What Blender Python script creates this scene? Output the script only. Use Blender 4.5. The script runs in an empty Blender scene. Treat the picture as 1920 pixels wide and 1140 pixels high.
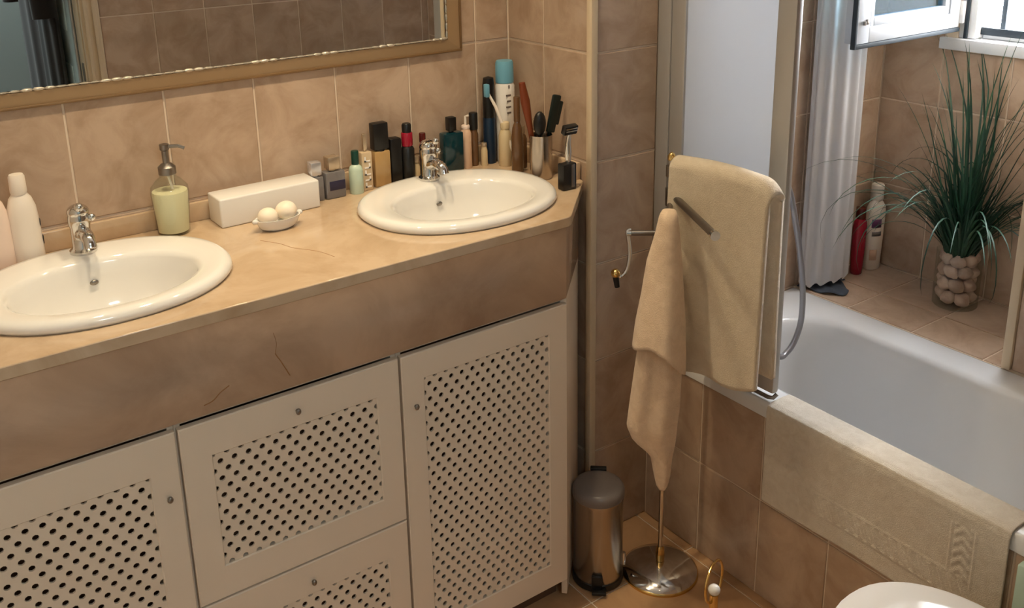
import bpy, bmesh, math, random
from mathutils import Vector, Matrix

# ------------------------------------------------------------------ units
# all coordinates below are in units of 0.7 m: X along the vanity wall, Y into it, Z up from the floor
S = 0.7
PI = math.pi
scene = bpy.context.scene
COL = scene.collection
rnd = random.Random(7)

# ------------------------------------------------------------------ camera
yaw, pitch, roll = 0.6009, -0.2814, -0.0233
f0 = Vector((math.sin(yaw) * math.cos(pitch), math.cos(yaw) * math.cos(pitch), math.sin(pitch)))
r0 = Vector((math.cos(yaw), -math.sin(yaw), 0))
u0 = r0.cross(f0)
rv = r0 * math.cos(roll) + u0 * math.sin(roll)
uv = -r0 * math.sin(roll) + u0 * math.cos(roll)
cd = bpy.data.cameras.new('camera')
cam = bpy.data.objects.new('camera', cd)
COL.objects.link(cam)
M3 = Matrix((rv, uv, -f0)).transposed()
cam.matrix_world = Matrix.Translation(Vector((0, 0, 2.47 * S))) @ M3.to_4x4()
cd.sensor_width = 36.0
cd.lens = 1790.0 / 1920 * 36
cd.shift_x = (960 - 932.1) / 1920
cd.shift_y = -(570 - 306.3) / 1920
cd.clip_start = 0.02
scene.camera = cam

# ------------------------------------------------------------------ view, world, lights
scene.view_settings.view_transform = 'Standard'
scene.view_settings.look = 'None'
scene.view_settings.gamma = 1.0
scene.view_settings.use_curve_mapping = False
scene.view_settings.exposure = 0.0

world = bpy.data.worlds.new('sky')
scene.world = world
world.use_nodes = True
bg = world.node_tree.nodes['Background']
bg.inputs[0].default_value = (0.89, 0.94, 1.0, 1)
bg.inputs[1].default_value = 38.0

def area_light(name, loc, direction, sx, sy, energy, color, portal=False):
    ld = bpy.data.lights.new(name, 'AREA')
    ld.shape = 'RECTANGLE'
    ld.size, ld.size_y = sx * S, sy * S
    ld.energy = energy
    ld.color = color
    if portal:
        ld.cycles.is_portal = True
    o = bpy.data.objects.new(name, ld)
    COL.objects.link(o)
    o.location = Vector(loc) * S
    o.rotation_euler = Vector(direction).to_track_quat('-Z', 'Y').to_euler()
    return o

area_light('window_portal', (3.93, 1.82, 2.55), (-1, 0, 0), 1.4, 0.62, 1, (1, 1, 1), portal=True)
# added cool fill for unseen hall daylight on the mirrored door and robes
area_light('hall_fill_light', (0.30, -1.25, 3.44), (0, 0, -1), 0.6, 0.6, 20, (0.80, 0.95, 1.0))
WARM = (1.0, 0.82, 0.545)
SPOTS = [((0.45, 2.26, 3.47), 30.0), ((1.05, 2.26, 3.47), 30.0), ((1.65, 2.26, 3.47), 30.0), ((1.35, 1.25, 3.47), 0.25)]

# ------------------------------------------------------------------ materials
def lin(c):
    return tuple(((x / 255.0) / 12.92 if x <= 10 else (((x / 255.0) + 0.055) / 1.055) ** 2.4) for x in c) + (1.0,)

def mat(name, col, rough=0.5, metal=0.0, spec=0.5, trans=0.0, ior=1.45, coat=0.0, sheen=0.0,
        noise=None, vary=0.0, bump=None, alpha=1.0, wave=None, sss=0.0):
    """noise=(colour2, scale, detail, low, high); vary=brightness spread between objects; bump=(scale, strength)"""
    m = bpy.data.materials.new(name)
    m.use_nodes = True
    nt = m.node_tree
    p = nt.nodes['Principled BSDF']
    p.inputs['Base Color'].default_value = lin(col)
    p.inputs['Roughness'].default_value = rough
    p.inputs['Metallic'].default_value = metal
    p.inputs['Specular IOR Level'].default_value = spec
    p.inputs['Transmission Weight'].default_value = trans
    p.inputs['IOR'].default_value = ior
    p.inputs['Coat Weight'].default_value = coat
    p.inputs['Coat Roughness'].default_value = 0.05
    p.inputs['Sheen Weight'].default_value = sheen
    if sss:
        p.inputs['Subsurface Weight'].default_value = sss
        p.inputs['Subsurface Radius'].default_value = (0.02, 0.015, 0.01)
    geo = nt.nodes.new('ShaderNodeNewGeometry')
    vec = geo.outputs['Position']
    oi = nt.nodes.new('ShaderNodeObjectInfo')
    csock = None
    if noise:
        c2, sc, det, lo, hi = noise
        add = nt.nodes.new('ShaderNodeVectorMath'); add.operation = 'ADD'
        mul = nt.nodes.new('ShaderNodeVectorMath'); mul.operation = 'SCALE'
        mul.inputs[0].default_value = (7.3, 3.1, 5.7)
        if vary:
            nt.links.new(oi.outputs['Random'], mul.inputs['Scale'])
        else:
            mul.inputs['Scale'].default_value = 0.0
        nt.links.new(vec, add.inputs[0]); nt.links.new(mul.outputs[0], add.inputs[1])
        n = nt.nodes.new('ShaderNodeTexNoise')
        n.inputs['Scale'].default_value = sc
        n.inputs['Detail'].default_value = det
        n.inputs['Roughness'].default_value = 0.62
        n.inputs['Distortion'].default_value = 0.7
        nt.links.new(add.outputs[0], n.inputs['Vector'])
        mr = nt.nodes.new('ShaderNodeMapRange')
        mr.inputs['From Min'].default_value = lo; mr.inputs['From Max'].default_value = hi
        nt.links.new(n.outputs['Fac'], mr.inputs['Value'])
        mx = nt.nodes.new('ShaderNodeMix'); mx.data_type = 'RGBA'
        mx.inputs['A'].default_value = lin(col); mx.inputs['B'].default_value = lin(c2)
        nt.links.new(mr.outputs['Result'], mx.inputs['Factor'])
        csock = mx.outputs['Result']
    if vary:
        hsv = nt.nodes.new('ShaderNodeHueSaturation')
        mr2 = nt.nodes.new('ShaderNodeMapRange')
        mr2.inputs['To Min'].default_value = 1 - vary; mr2.inputs['To Max'].default_value = 1 + vary
        nt.links.new(oi.outputs['Random'], mr2.inputs['Value'])
        nt.links.new(mr2.outputs['Result'], hsv.inputs['Value'])
        if csock: nt.links.new(csock, hsv.inputs['Color'])
        else: hsv.inputs['Color'].default_value = lin(col)
        csock = hsv.outputs['Color']
    if csock:
        nt.links.new(csock, p.inputs['Base Color'])
    if bump:
        bs, bst = bump
        n2 = nt.nodes.new('ShaderNodeTexNoise')
        n2.inputs['Scale'].default_value = bs; n2.inputs['Detail'].default_value = 3
        nt.links.new(vec, n2.inputs['Vector'])
        b = nt.nodes.new('ShaderNodeBump'); b.inputs['Strength'].default_value = bst
        b.inputs['Distance'].default_value = 0.004
        nt.links.new(n2.outputs['Fac'], b.inputs['Height'])
        nt.links.new(b.outputs['Normal'], p.inputs['Normal'])
    return m

def emat(name, col, strength):
    m = bpy.data.materials.new(name); m.use_nodes = True
    nt = m.node_tree; nt.nodes.clear()
    e = nt.nodes.new('ShaderNodeEmission'); o = nt.nodes.new('ShaderNodeOutputMaterial')
    e.inputs[0].default_value = col; e.inputs[1].default_value = strength
    nt.links.new(e.outputs[0], o.inputs[0])
    return m

def thinglass(name, tint, refl=1.0):
    m = bpy.data.materials.new(name); m.use_nodes = True
    nt = m.node_tree; nt.nodes.clear()
    t = nt.nodes.new('ShaderNodeBsdfTransparent'); g = nt.nodes.new('ShaderNodeBsdfGlossy')
    f = nt.nodes.new('ShaderNodeLayerWeight'); pw = nt.nodes.new('ShaderNodeMath'); ma = nt.nodes.new('ShaderNodeMath'); x = nt.nodes.new('ShaderNodeMixShader'); o = nt.nodes.new('ShaderNodeOutputMaterial')
    t.inputs[0].default_value = lin(tint); g.inputs['Roughness'].default_value = 0.02
    f.inputs[0].default_value = 0.5
    pw.operation = 'POWER'; pw.inputs[1].default_value = 4.0
    ma.operation = 'MULTIPLY_ADD'; ma.inputs[1].default_value = 0.55 * refl; ma.inputs[2].default_value = 0.035 * refl
    nt.links.new(f.outputs['Facing'], pw.inputs[0]); nt.links.new(pw.outputs[0], ma.inputs[0])
    nt.links.new(ma.outputs[0], x.inputs[0]); nt.links.new(t.outputs[0], x.inputs[1]); nt.links.new(g.outputs[0], x.inputs[2])
    nt.links.new(x.outputs[0], o.inputs[0])
    return m

def opal(name, col, dens=0.5):
    m = bpy.data.materials.new(name); m.use_nodes = True
    nt = m.node_tree; nt.nodes.clear()
    t = nt.nodes.new('ShaderNodeBsdfTranslucent'); d = nt.nodes.new('ShaderNodeBsdfDiffuse')
    g = nt.nodes.new('ShaderNodeBsdfGlossy'); o = nt.nodes.new('ShaderNodeOutputMaterial')
    m1 = nt.nodes.new('ShaderNodeMixShader'); m2 = nt.nodes.new('ShaderNodeMixShader')
    t.inputs[0].default_value = lin(col); d.inputs[0].default_value = lin(col)
    g.inputs['Roughness'].default_value = 0.25
    m1.inputs[0].default_value = dens; m2.inputs[0].default_value = 0.05
    nt.links.new(t.outputs[0], m1.inputs[1]); nt.links.new(d.outputs[0], m1.inputs[2])
    nt.links.new(m1.outputs[0], m2.inputs[1]); nt.links.new(g.outputs[0], m2.inputs[2])
    nt.links.new(m2.outputs[0], o.inputs[0])
    return m

K = {}
K['tile'] = mat('tile_glaze', (194, 169, 146), 0.28, noise=((169, 142, 118), 9.0, 6, 0.38, 0.66), vary=0.05)
K['tile_floor'] = mat('floor_tile_glaze', (190, 150, 110), 0.32, noise=((166, 128, 92), 7.0, 6, 0.38, 0.66), vary=0.04)
K['grout'] = mat('grout', (232, 214, 192), 0.8)
K['marble'] = mat('cream_marble', (206, 180, 150), 0.12, noise=((186, 157, 124), 5.5, 9, 0.42, 0.68), coat=0.3)
K['marble_f'] = mat('brown_cream_marble', (186, 156, 130), 0.2, noise=((154, 124, 100), 3.5, 8, 0.36, 0.66), coat=0.2)
K['marble_vein'] = mat('marble_vein', (150, 105, 62), 0.3)
K['trim'] = mat('beige_trim', (214, 194, 164), 0.4)
K['plaster'] = mat('white_plaster', (226, 220, 210), 0.85)
K['hallwall'] = mat('hall_paint', (160, 164, 160), 0.85)
K['lacquer'] = mat('white_lacquer', (226, 208, 186), 0.42)
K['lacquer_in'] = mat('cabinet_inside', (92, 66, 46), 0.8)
K['dark'] = mat('dark_recess', (36, 28, 22), 0.8)
K['ceramic'] = mat('white_ceramic', (238, 234, 228), 0.09, coat=0.4)
K['enamel'] = mat('white_enamel', (232, 232, 232), 0.16)
K['chrome'] = mat('chrome', (215, 213, 210), 0.10, metal=1.0)
K['steel'] = mat('brushed_steel', (178, 168, 158), 0.24, metal=1.0, bump=(260, 0.02))
K['nickel'] = mat('dull_nickel', (140, 134, 128), 0.34, metal=1.0)
K['brass'] = mat('brass', (222, 186, 116), 0.2, metal=1.0)
K['mirror'] = mat('mirror_silver', (236, 238, 236), 0.008, metal=1.0)
K['bronze'] = mat('bronze_edge', (134, 104, 70), 0.4, metal=0.3)
K['gilt'] = mat('silver_bead', (206, 196, 180), 0.25, metal=0.6)
K['alu'] = mat('satin_aluminium', (190, 188, 186), 0.38, metal=0.4)
K['opal'] = opal('opal_glass', (214, 217, 222), 0.48)
K['sash'] = mat('sash_pvc', (178, 183, 190), 0.3)
K['pvc'] = mat('white_pvc', (240, 242, 244), 0.3)
K['gasket'] = mat('dark_gasket', (34, 44, 52), 0.6)
K['glass'] = thinglass('clear_glass', (244, 248, 246))
K['strip'] = mat('tan_frame', (166, 138, 104), 0.35, metal=0.2)
K['pane'] = thinglass('window_pane', (206, 226, 236), 0.12)
K['towel'] = mat('cream_terry', (240, 224, 198), 0.95, sheen=0.35, noise=((228, 210, 182), 40, 3, 0.35, 0.7), bump=(420, 0.55))
def let_through(m, f):
    nt = m.node_tree
    p = nt.nodes['Principled BSDF']; o = [n for n in nt.nodes if n.type == 'OUTPUT_MATERIAL'][0]
    t = nt.nodes.new('ShaderNodeBsdfTranslucent'); x = nt.nodes.new('ShaderNodeMixShader')
    t.inputs[0].default_value = lin((240, 232, 220)); x.inputs[0].default_value = f
    nt.links.new(p.outputs[0], x.inputs[1]); nt.links.new(t.outputs[0], x.inputs[2]); nt.links.new(x.outputs[0], o.inputs[0])
let_through(K['towel'], 0.22)
K['towel2'] = mat('peach_terry', (234, 206, 174), 0.95, sheen=0.3, noise=((222, 192, 158), 40, 3, 0.35, 0.7), bump=(420, 0.5))
K['mat'] = mat('ivory_terry', (226, 216, 200), 0.95, sheen=0.35, noise=((214, 202, 184), 45, 3, 0.35, 0.7), bump=(420, 0.5))
K['curtain'] = opal('curtain_fabric', (216, 213, 214), 0.74)
K['slategrey'] = mat('slate_grey', (70, 76, 86), 0.9)
K['plastic_w'] = mat('white_plastic', (240, 228, 214), 0.35)
K['plastic_p'] = mat('pinkish_plastic', (240, 216, 200), 0.35)
K['plastic_k'] = mat('black_plastic', (22, 20, 19), 0.35)
K['plastic_g'] = mat('grey_plastic', (118, 108, 102), 0.3)
K['red'] = mat('red_plastic', (150, 18, 42), 0.25, coat=0.3)
K['redbrown'] = mat('redbrown_glass', (84, 26, 20), 0.2)
K['green_cap'] = mat('green_cap', (14, 62, 50), 0.35)
K['soapgreen'] = mat('pale_green_soap', (236, 226, 186), 0.3)
K['mintglass'] = mat('mint_glass', (196, 214, 194), 0.1, coat=0.3)
K['smoke'] = mat('smoky_glass', (120, 116, 116), 0.08, coat=0.5)
K['silver'] = mat('silver_cap', (214, 214, 220), 0.2, metal=0.7)
K['champagne'] = mat('champagne_cap', (196, 178, 154), 0.25, metal=0.7)
K['navy'] = mat('navy_label', (46, 42, 66), 0.4)
K['amber'] = mat('amber_glass', (182, 146, 96), 0.1, coat=0.4)
K['clearish'] = mat('pale_clear_plastic', (206, 182, 148), 0.15, coat=0.4)
K['white'] = mat('white_print', (244, 238, 230), 0.5)
K['teal'] = mat('teal_glass', (12, 52, 60), 0.1, coat=0.5)
K['pinkbeige'] = mat('pink_beige_plastic', (222, 186, 156), 0.3)
K['brownglass'] = mat('brown_glass', (104, 72, 44), 0.08, coat=0.5)
K['bluecap'] = mat('sky_blue_cap', (112, 170, 192), 0.35)
K['navytube'] = mat('navy_tube', (18, 40, 62), 0.3)
K['wood'] = mat('reddish_wood', (120, 54, 22), 0.45)
K['creamjar'] = mat('cream_jar', (216, 194, 154), 0.3)
K['soapwhite'] = mat('white_soap', (250, 236, 216), 0.45, sss=0.1)
K['darkgreen'] = mat('black_green_plastic', (16, 30, 28), 0.4)
K['robe'] = mat('dark_brown_terry', (46, 34, 31), 0.95, sheen=0.2)
K['robe2'] = mat('black_brown_terry', (28, 23, 21), 0.95, sheen=0.2)
K['doorpaint'] = mat('pale_blue_door', (204, 228, 234), 0.4)
K['leaf'] = mat('grass_leaf', (44, 84, 60), 0.5, noise=((28, 62, 50), 14, 2, 0.35, 0.65), vary=0.25)
K['pebble'] = mat('pebble_stone', (214, 186, 166), 0.55, noise=((186, 152, 136), 22, 4, 0.35, 0.7), vary=0.18)
K['purple'] = mat('purple_label', (96, 48, 88), 0.45)
K['hose'] = mat('grey_hose', (150, 148, 152), 0.28, metal=0.6)
K['mint'] = mat('mint_plastic', (192, 216, 200), 0.45)
K['lampglow'] = emat('lamp_glow', (1.0, 0.8, 0.55, 1), 12.0)

# ------------------------------------------------------------------ mesh helper
class MB:
    def __init__(self):
        self.v = []; self.f = []
    def add(self, vs, fs):
        b = len(self.v)
        self.v += [tuple(p) for p in vs]
        self.f += [tuple(b + i for i in q) for q in fs]
        return self
    def box(self, x0, y0, z0, x1, y1, z1, bev=0.0, seg=2, rot=None, piv=None):
        bm = bmesh.new()
        bmesh.ops.create_cube(bm, size=1.0)
        for p in bm.verts:
            p.co = Vector((x0 + (p.co.x + .5) * (x1 - x0), y0 + (p.co.y + .5) * (y1 - y0), z0 + (p.co.z + .5) * (z1 - z0)))
        if bev:
            bmesh.ops.bevel(bm, geom=bm.edges[:], offset=bev, segments=seg, affect='EDGES', profile=0.5)
        if rot is not None:
            c = Vector(piv) if piv else Vector(((x0 + x1) / 2, (y0 + y1) / 2, (z0 + z1) / 2))
            bmesh.ops.rotate(bm, cent=c, matrix=rot, verts=bm.verts)
        bm.verts.index_update()
        self.add([p.co[:] for p in bm.verts], [[w.index for w in q.verts] for q in bm.faces])
        bm.free(); return self
    def lathe(self, cx, cy, prof, n=24, sx=1.0, sy=1.0, z0=0.0, power=2.0):
        vs = []; fs = []; rings = []
        for r, z in prof:
            if r < 1e-6:
                rings.append([len(vs)]); vs.append((cx, cy, z0 + z))
            else:
                ring = []
                for k in range(n):
                    a = 2 * PI * k / n
                    c, s = math.cos(a), math.sin(a)
                    if power != 2.0:
                        c = math.copysign(abs(c) ** (2 / power), c); s = math.copysign(abs(s) ** (2 / power), s)
                    ring.append(len(vs)); vs.append((cx + r * sx * c, cy + r * sy * s, z0 + z))
                rings.append(ring)
        for a, b in zip(rings, rings[1:]):
            if len(a) == 1 and len(b) == 1: continue
            for k in range(n):
                k2 = (k + 1) % n
                if len(a) == 1: fs.append((a[0], b[k2], b[k]))
                elif len(b) == 1: fs.append((a[k], a[k2], b[0]))
                else: fs.append((a[k], a[k2], b[k2], b[k]))
        return self.add(vs, fs)
    def rings(self, rs, cap0=False, cap1=False):
        n = len(rs[0]); vs = [p for r in rs for p in r]; fs = []
        for i in range(len(rs) - 1):
            for k in range(n):
                k2 = (k + 1) % n
                fs.append((i * n + k, i * n + k2, (i + 1) * n + k2, (i + 1) * n + k))
        if cap0: fs.append(tuple(reversed(range(n))))
        if cap1: fs.append(tuple((len(rs) - 1) * n + k for k in range(n)))
        return self.add(vs, fs)
    def tube(self, pts, r, n=10, closed=False):
        pts = [Vector(p) for p in pts]; m = len(pts); rings = []
        up = None
        for i, p in enumerate(pts):
            if closed: t = pts[(i + 1) % m] - pts[i - 1]
            else: t = pts[min(i + 1, m - 1)] - pts[max(i - 1, 0)]
            t.normalize()
            if up is None:
                a = Vector((0, 0, 1)) if abs(t.z) < .9 else Vector((1, 0, 0))
                up = (a - t * a.dot(t)).normalized()
            else:
                up = (up - t * up.dot(t)).normalized()
            w = t.cross(up)
            rr = r[i] if isinstance(r, (list, tuple)) else r
            rings.append([p + (up * math.cos(2 * PI * k / n) + w * math.sin(2 * PI * k / n)) * rr for k in range(n)])
        if closed: rings.append(rings[0])
        return self.rings(rings, not closed, not closed)
    def ell(self, c, rx, ry, rz, n=16, m=10, jit=0.0):
        prof = [(math.sin(PI * i / m), -math.cos(PI * i / m)) for i in range(m + 1)]
        b = len(self.v)
        self.lathe(0, 0, [(max(r, 0) if 0 < i < m else 0, z) for i, (r, z) in enumerate(prof)], n)
        for i in range(b, len(self.v)):
            x, y, z = self.v[i]
            j = 1 + jit * (math.sin(3.1 * x + 5 * y) + math.cos(4.3 * z + 2 * x)) if jit else 1
            self.v[i] = (c[0] + x * rx * j, c[1] + y * ry * j, c[2] + z * rz * j)
        return self
    def grid(self, fn, nu, nv, closed=False):
        vs = []; fs = []
        for j in range(nv + 1):
            for i in range(nu + (0 if closed else 1)):
                vs.append(tuple(fn(i / nu, j / nv)))
        w = nu if closed else nu + 1
        for j in range(nv):
            for i in range(nu):
                i2 = (i + 1) % w
                fs.append((j * w + i, j * w + i2, (j + 1) * w + i2, (j + 1) * w + i))
        return self.add(vs, fs)
    def mesh(self, name, m, origin=(0, 0, 0), smooth=True, ang=40):
        me = bpy.data.meshes.new(name)
        ox, oy, oz = origin
        me.from_pydata([((x - ox) * S, (y - oy) * S, (z - oz) * S) for x, y, z in self.v], [], self.f)
        me.materials.append(m)
        bm = bmesh.new(); bm.from_mesh(me)
        bmesh.ops.recalc_face_normals(bm, faces=bm.faces)
        bm.to_mesh(me); bm.free()
        if smooth:
            me.polygons.foreach_set('use_smooth', [True] * len(me.polygons))
            me.set_sharp_from_angle(angle=math.radians(ang))
        me.update()
        return me

ORG = {}
def tag(o, label=None, cat=None, group=None, kind=None):
    if label: o['label'] = label
    if cat: o['category'] = cat
    if group: o['group'] = group
    if kind: o['kind'] = kind
    return o
def thing(name, label, cat, loc, group=None):
    o = bpy.data.objects.new(name, None); COL.objects.link(o)
    o.empty_display_size = 0.05
    o.location = Vector(loc) * S; ORG[o.name] = tuple(loc)
    return tag(o, label, cat, group)
def part(mb, name, m, parent, label=None, kind=None, solid=0.0, ang=40, smooth=True, off=0.0):
    org = ORG[parent.name]
    o = bpy.data.objects.new(name, mb.mesh(name, K[m] if isinstance(m, str) else m, org, smooth, ang))
    COL.objects.link(o); o.parent = parent; ORG[o.name] = org
    if solid:
        sm = o.modifiers.new('thickness', 'SOLIDIFY'); sm.thickness = solid * S; sm.offset = off
    return tag(o, label, None, None, kind)
def single(mb, name, m, label, cat, loc, group=None, solid=0.0, ang=40, off=0.0):
    o = bpy.data.objects.new(name, mb.mesh(name, K[m], loc, True, ang))
    COL.objects.link(o); o.location = Vector(loc) * S; ORG[o.name] = tuple(loc)
    if solid:
        sm = o.modifiers.new('thickness', 'SOLIDIFY'); sm.thickness = solid * S; sm.offset = off
    return tag(o, label, cat, group)
def struct(mb, name, m, loc=(0, 0, 0), smooth=True):
    o = bpy.data.objects.new(name, mb.mesh(name, K[m], loc, smooth))
    COL.objects.link(o); o.location = Vector(loc) * S; ORG[o.name] = tuple(loc)
    return tag(o, kind='structure')
def copy_tree(o, parent=None):
    c = o.copy(); COL.objects.link(c)
    if parent: c.parent = parent
    ORG[c.name] = ORG[o.name]
    for ch in list(o.children): copy_tree(ch, c)
    return c
def cr(pts, n=8):
    """Catmull-Rom through pts"""
    P = [Vector(p) for p in pts]; P = [P[0] * 2 - P[1]] + P + [P[-1] * 2 - P[-2]]
    out = []
    for i in range(1, len(P) - 2):
        for k in range(n):
            t = k / n
            a, b, c, d = P[i - 1], P[i], P[i + 1], P[i + 2]
            out.append(0.5 * ((2 * b) + (c - a) * t + (2 * a - 5 * b + 4 * c - d) * t * t + (3 * b - a - 3 * c + d) * t ** 3))
    out.append(P[-2]); return out
def lerp_rows(rows, z):
    """rows sorted by descending z: (z, a, b, ...)"""
    if z >= rows[0][0]: return rows[0][1:]
    for p, q in zip(rows, rows[1:]):
        if p[0] >= z >= q[0]:
            t = (p[0] - z) / (p[0] - q[0]) if p[0] != q[0] else 0
            return tuple(a + (b - a) * t for a, b in zip(p[1:], q[1:]))
    return rows[-1][1:]

# ------------------------------------------------------------------ tiles
TILE = {}
GAP, TK = 0.0062, 0.0042
def tile_mesh(w, h, axis, sgn, m):
    key = (round(w, 3), round(h, 3), axis, sgn, m)
    if key in TILE: return TILE[key]
    c = 0.0032; a, b = w / 2, h / 2
    P = [(-a, -b, 0), (a, -b, 0), (a, b, 0), (-a, b, 0),
         (-a, -b, TK - .0016), (a, -b, TK - .0016), (a, b, TK - .0016), (-a, b, TK - .0016),
         (-a + c, -b + c, TK), (a - c, -b + c, TK), (a - c, b - c, TK), (-a + c, b - c, TK)]
    F = [(0, 1, 5, 4), (1, 2, 6, 5), (2, 3, 7, 6), (3, 0, 4, 7), (4, 5, 9, 8), (5, 6, 10, 9), (6, 7, 11, 10), (7, 4, 8, 11), (8, 9, 10, 11)]
    mp = {'x': lambda u, v, n: (sgn * n, u, v), 'y': lambda u, v, n: (u, sgn * n, v), 'z': lambda u, v, n: (u, v, sgn * n)}[axis]
    mb = MB().add([mp(*p) for p in P], F)
    TILE[key] = mb.mesh('tile', K[m], smooth=False)
    return TILE[key]
def tiles(parent, axis, base, sgn, ua, ub, va, vb, uj, vj, tw, th, m='tile', skip=None):
    """base: the grout face; tiles stand proud of it by TK towards sgn"""
    i0 = math.floor((ua - uj) / tw); j0 = math.floor((va - vj) / th)
    i = i0
    while uj + i * tw < ub - .004:
        j = j0
        while vj + j * th < vb - .004:
            a, b = max(ua, uj + i * tw), min(ub, uj + (i + 1) * tw)
            c, d = max(va, vj + j * th), min(vb, vj + (j + 1) * th)
            j += 1
            if b - a < .012 or d - c < .012: continue
            if skip and skip(a, b, c, d): continue
            o = bpy.data.objects.new('tile', tile_mesh(b - a - GAP, d - c - GAP, axis, sgn, m))
            u, v = (a + b) / 2, (c + d) / 2
            loc = {'x': (base, u, v), 'y': (u, base, v), 'z': (u, v, base)}[axis]
            COL.objects.link(o); o.parent = parent
            po = ORG[parent.name]
            o.location = (Vector(loc) - Vector(po)) * S
        i += 1

TW, TH, ZJ = 0.2865, 0.3845, 0.0
# ------------------------------------------------------------------ room shell
H = 3.5
fl = struct(MB().box(-1.4, -1.9, -.1, 4.05, 3.1, -TK), 'floor', 'grout')
tiles(fl, 'z', -TK, 1, -.15, 2.40, .37, 2.935, -.02, .30, .47, .47, 'tile_floor')
struct(MB().box(-1.4, -1.9, H, 4.05, 3.1, H + .1), 'ceiling', 'plaster')
wb = struct(MB().box(-.3, 2.935 + TK, 0, 2.10, 3.08, H), 'wall_back', 'grout')
tiles(wb, 'y', 2.935 + TK, -1, -.15, 2.076, 1.40, H, 0.4965, ZJ, TW, TH,
      skip=lambda a, b, c, d: a > -.2 and b < 1.80 and c > 1.92)
wr = struct(MB().box(2.076 + TK, 2.46, 0, 2.2, 3.08, H), 'wall_return', 'grout')
tiles(wr, 'x', 2.076 + TK, -1, 2.468, 2.935, 0, H, 2.719, ZJ, TW, TH)
we = struct(MB().box(2.0995, 2.448 + TK, 0, 4.05, 3.08, H), 'wall_tub_end', 'grout')
tiles(we, 'y', 2.448 + TK, -1, 2.096, 3.745, 0, H, 2.096, ZJ, TW, TH)
struct(MB().box(-.3, -.0 + .25, 0, -.15, 3.08, H), 'wall_left', 'plaster')
wf = MB()
wf.box(1.078, .25, 0, 4.05, .37 - TK, H).box(-.15, .25, 2.98, 1.078, .37 - TK, H)
wf = struct(wf, 'wall_front', 'grout')
tiles(wf, 'y', .37 - TK, 1, 1.175, 3.23, 0, H, 1.175, -.08, TW, TH)
# right wall beside the alcove, the ledge and the alcove's window wall
wr2 = struct(MB().box(3.23 + TK, .25, 0, 4.05, 1.516, H), 'wall_right', 'grout')
tiles(wr2, 'x', 3.23 + TK, -1, .37, 1.498, .77, H, 1.516, ZJ, TW, TH)
ld = struct(MB().box(3.232, 1.516, 0, 4.05, 2.452, .77 - TK), 'trim_ledge', 'grout')
tiles(ld, 'z', .77 - TK, 1, 3.232, 3.745, 1.516, 2.448, 3.17, 1.60, TW, TW)
wa = MB()
wa.box(3.745 + TK, 1.516, .77, 4.0, 2.452, 1.79).box(3.745 + TK, 2.125, 1.79, 4.0, 2.452, H).box(3.745 + TK, 1.516, 3.22, 4.0, 2.125, H)
wa = struct(wa, 'wall_alcove', 'grout')
tiles(wa, 'x', 3.745 + TK, -1, 1.516, 2.448, .77, H, 2.175, ZJ, TW, TH,
      skip=lambda a, b, c, d: False if d < 1.80 or a > 2.12 else True)
# the row that the window cuts
tiles(wa, 'x', 3.745 + TK, -1, 1.516, 2.175, 1.538, 1.788, 2.175, 1.538, TW, TH)
# edge trims on outer corners
struct(MB().box(2.066, 2.438, 0, 2.096, 2.468, H, .006), 'trim_1', 'trim')
struct(MB().box(3.218, 1.496, .772, 3.252, 1.53, H, .006), 'trim_2', 'trim')

# hall beyond the doorway (seen in the mirror)
struct(MB().box(-1.4, -1.9, 0, 1.35, -1.8, H), 'wall_hall_end', 'hallwall')
struct(MB().box(-1.4, -1.8, 0, -1.3, .25, H), 'wall_hall_left', 'hallwall')
struct(MB().box(1.25, -1.8, 0, 1.35, .25, H), 'wall_hall_right', 'hallwall')
struct(MB().box(-1.3, .25, 0, -.3, .37, H), 'wall_hall_front', 'hallwall')
d1 = struct(MB().box(1.066, -.80, .01, 1.106, .20, 2.96, .003), 'door_1', 'doorpaint')
part(MB().box(1.058, -.70, 1.75, 1.0665, .06, 2.85, .004).box(1.058, -.70, .2, 1.0665, .06, 1.55, .004), 'door_panel', 'doorpaint', d1)
part(MB().box(1.058, .205, .01, 1.070, .235, 2.96, .002), 'door_edge_strip', 'alu', d1)
part(MB().tube([(1.066, -.74, 1.55), (1.011, -.74, 1.55), (1.006, -.66, 1.55), (1.006, -.58, 1.55)], .012, 8), 'door_handle', 'nickel', d1)
tr = struct(MB().box(1.076, .365, 0, 1.172, .395, 3.08, .006), 'trim_door', 'trim')
part(MB().box(1.092, .394, 0, 1.108, .405, 3.05, .004).box(1.135, .394, 0, 1.156, .405, 3.05, .004), 'casing_moulding', 'trim', tr)
part(MB().box(-.15, .365, 2.98, 1.076, .395, 3.08, .006), 'casing_head', 'trim', tr)
part(MB().box(1.071, .245, 0, 1.078, .365, 2.98, .001), 'door_jamb', 'trim', tr)
part(MB().box(1.066, .30, 1.50, 1.0715, .335, 1.60, .001), 'strike_plate', 'nickel', tr)

# ------------------------------------------------------------------ window
w1 = struct(MB().box(3.752, 2.055, 1.84, 3.87, 2.1245, 3.22, .004).box(3.80, 1.516, 1.84, 3.87, 1.57, 3.22, .004)
            .box(3.80, 1.57, 1.84, 3.87, 2.05, 1.875, .004).box(3.80, 1.57, 3.14, 3.87, 2.05, 3.22, .004), 'window_1', 'pvc')
part(MB().box(3.742, 2.085, 1.84, 3.752, 2.10, 3.2, .002).box(3.789, 1.57, 1.855, 3.80, 2.055, 1.885, .002), 'rubber_seal', 'gasket', w1)
part(MB().box(3.725, 1.517, 1.79, 3.99, 2.19, 1.838, .004), 'window_sill', 'pvc', w1)
part(MB().box(3.84, 1.985, 1.875, 3.86, 2.005, 3.14, .002), 'mullion', 'gasket', w1)
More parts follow.
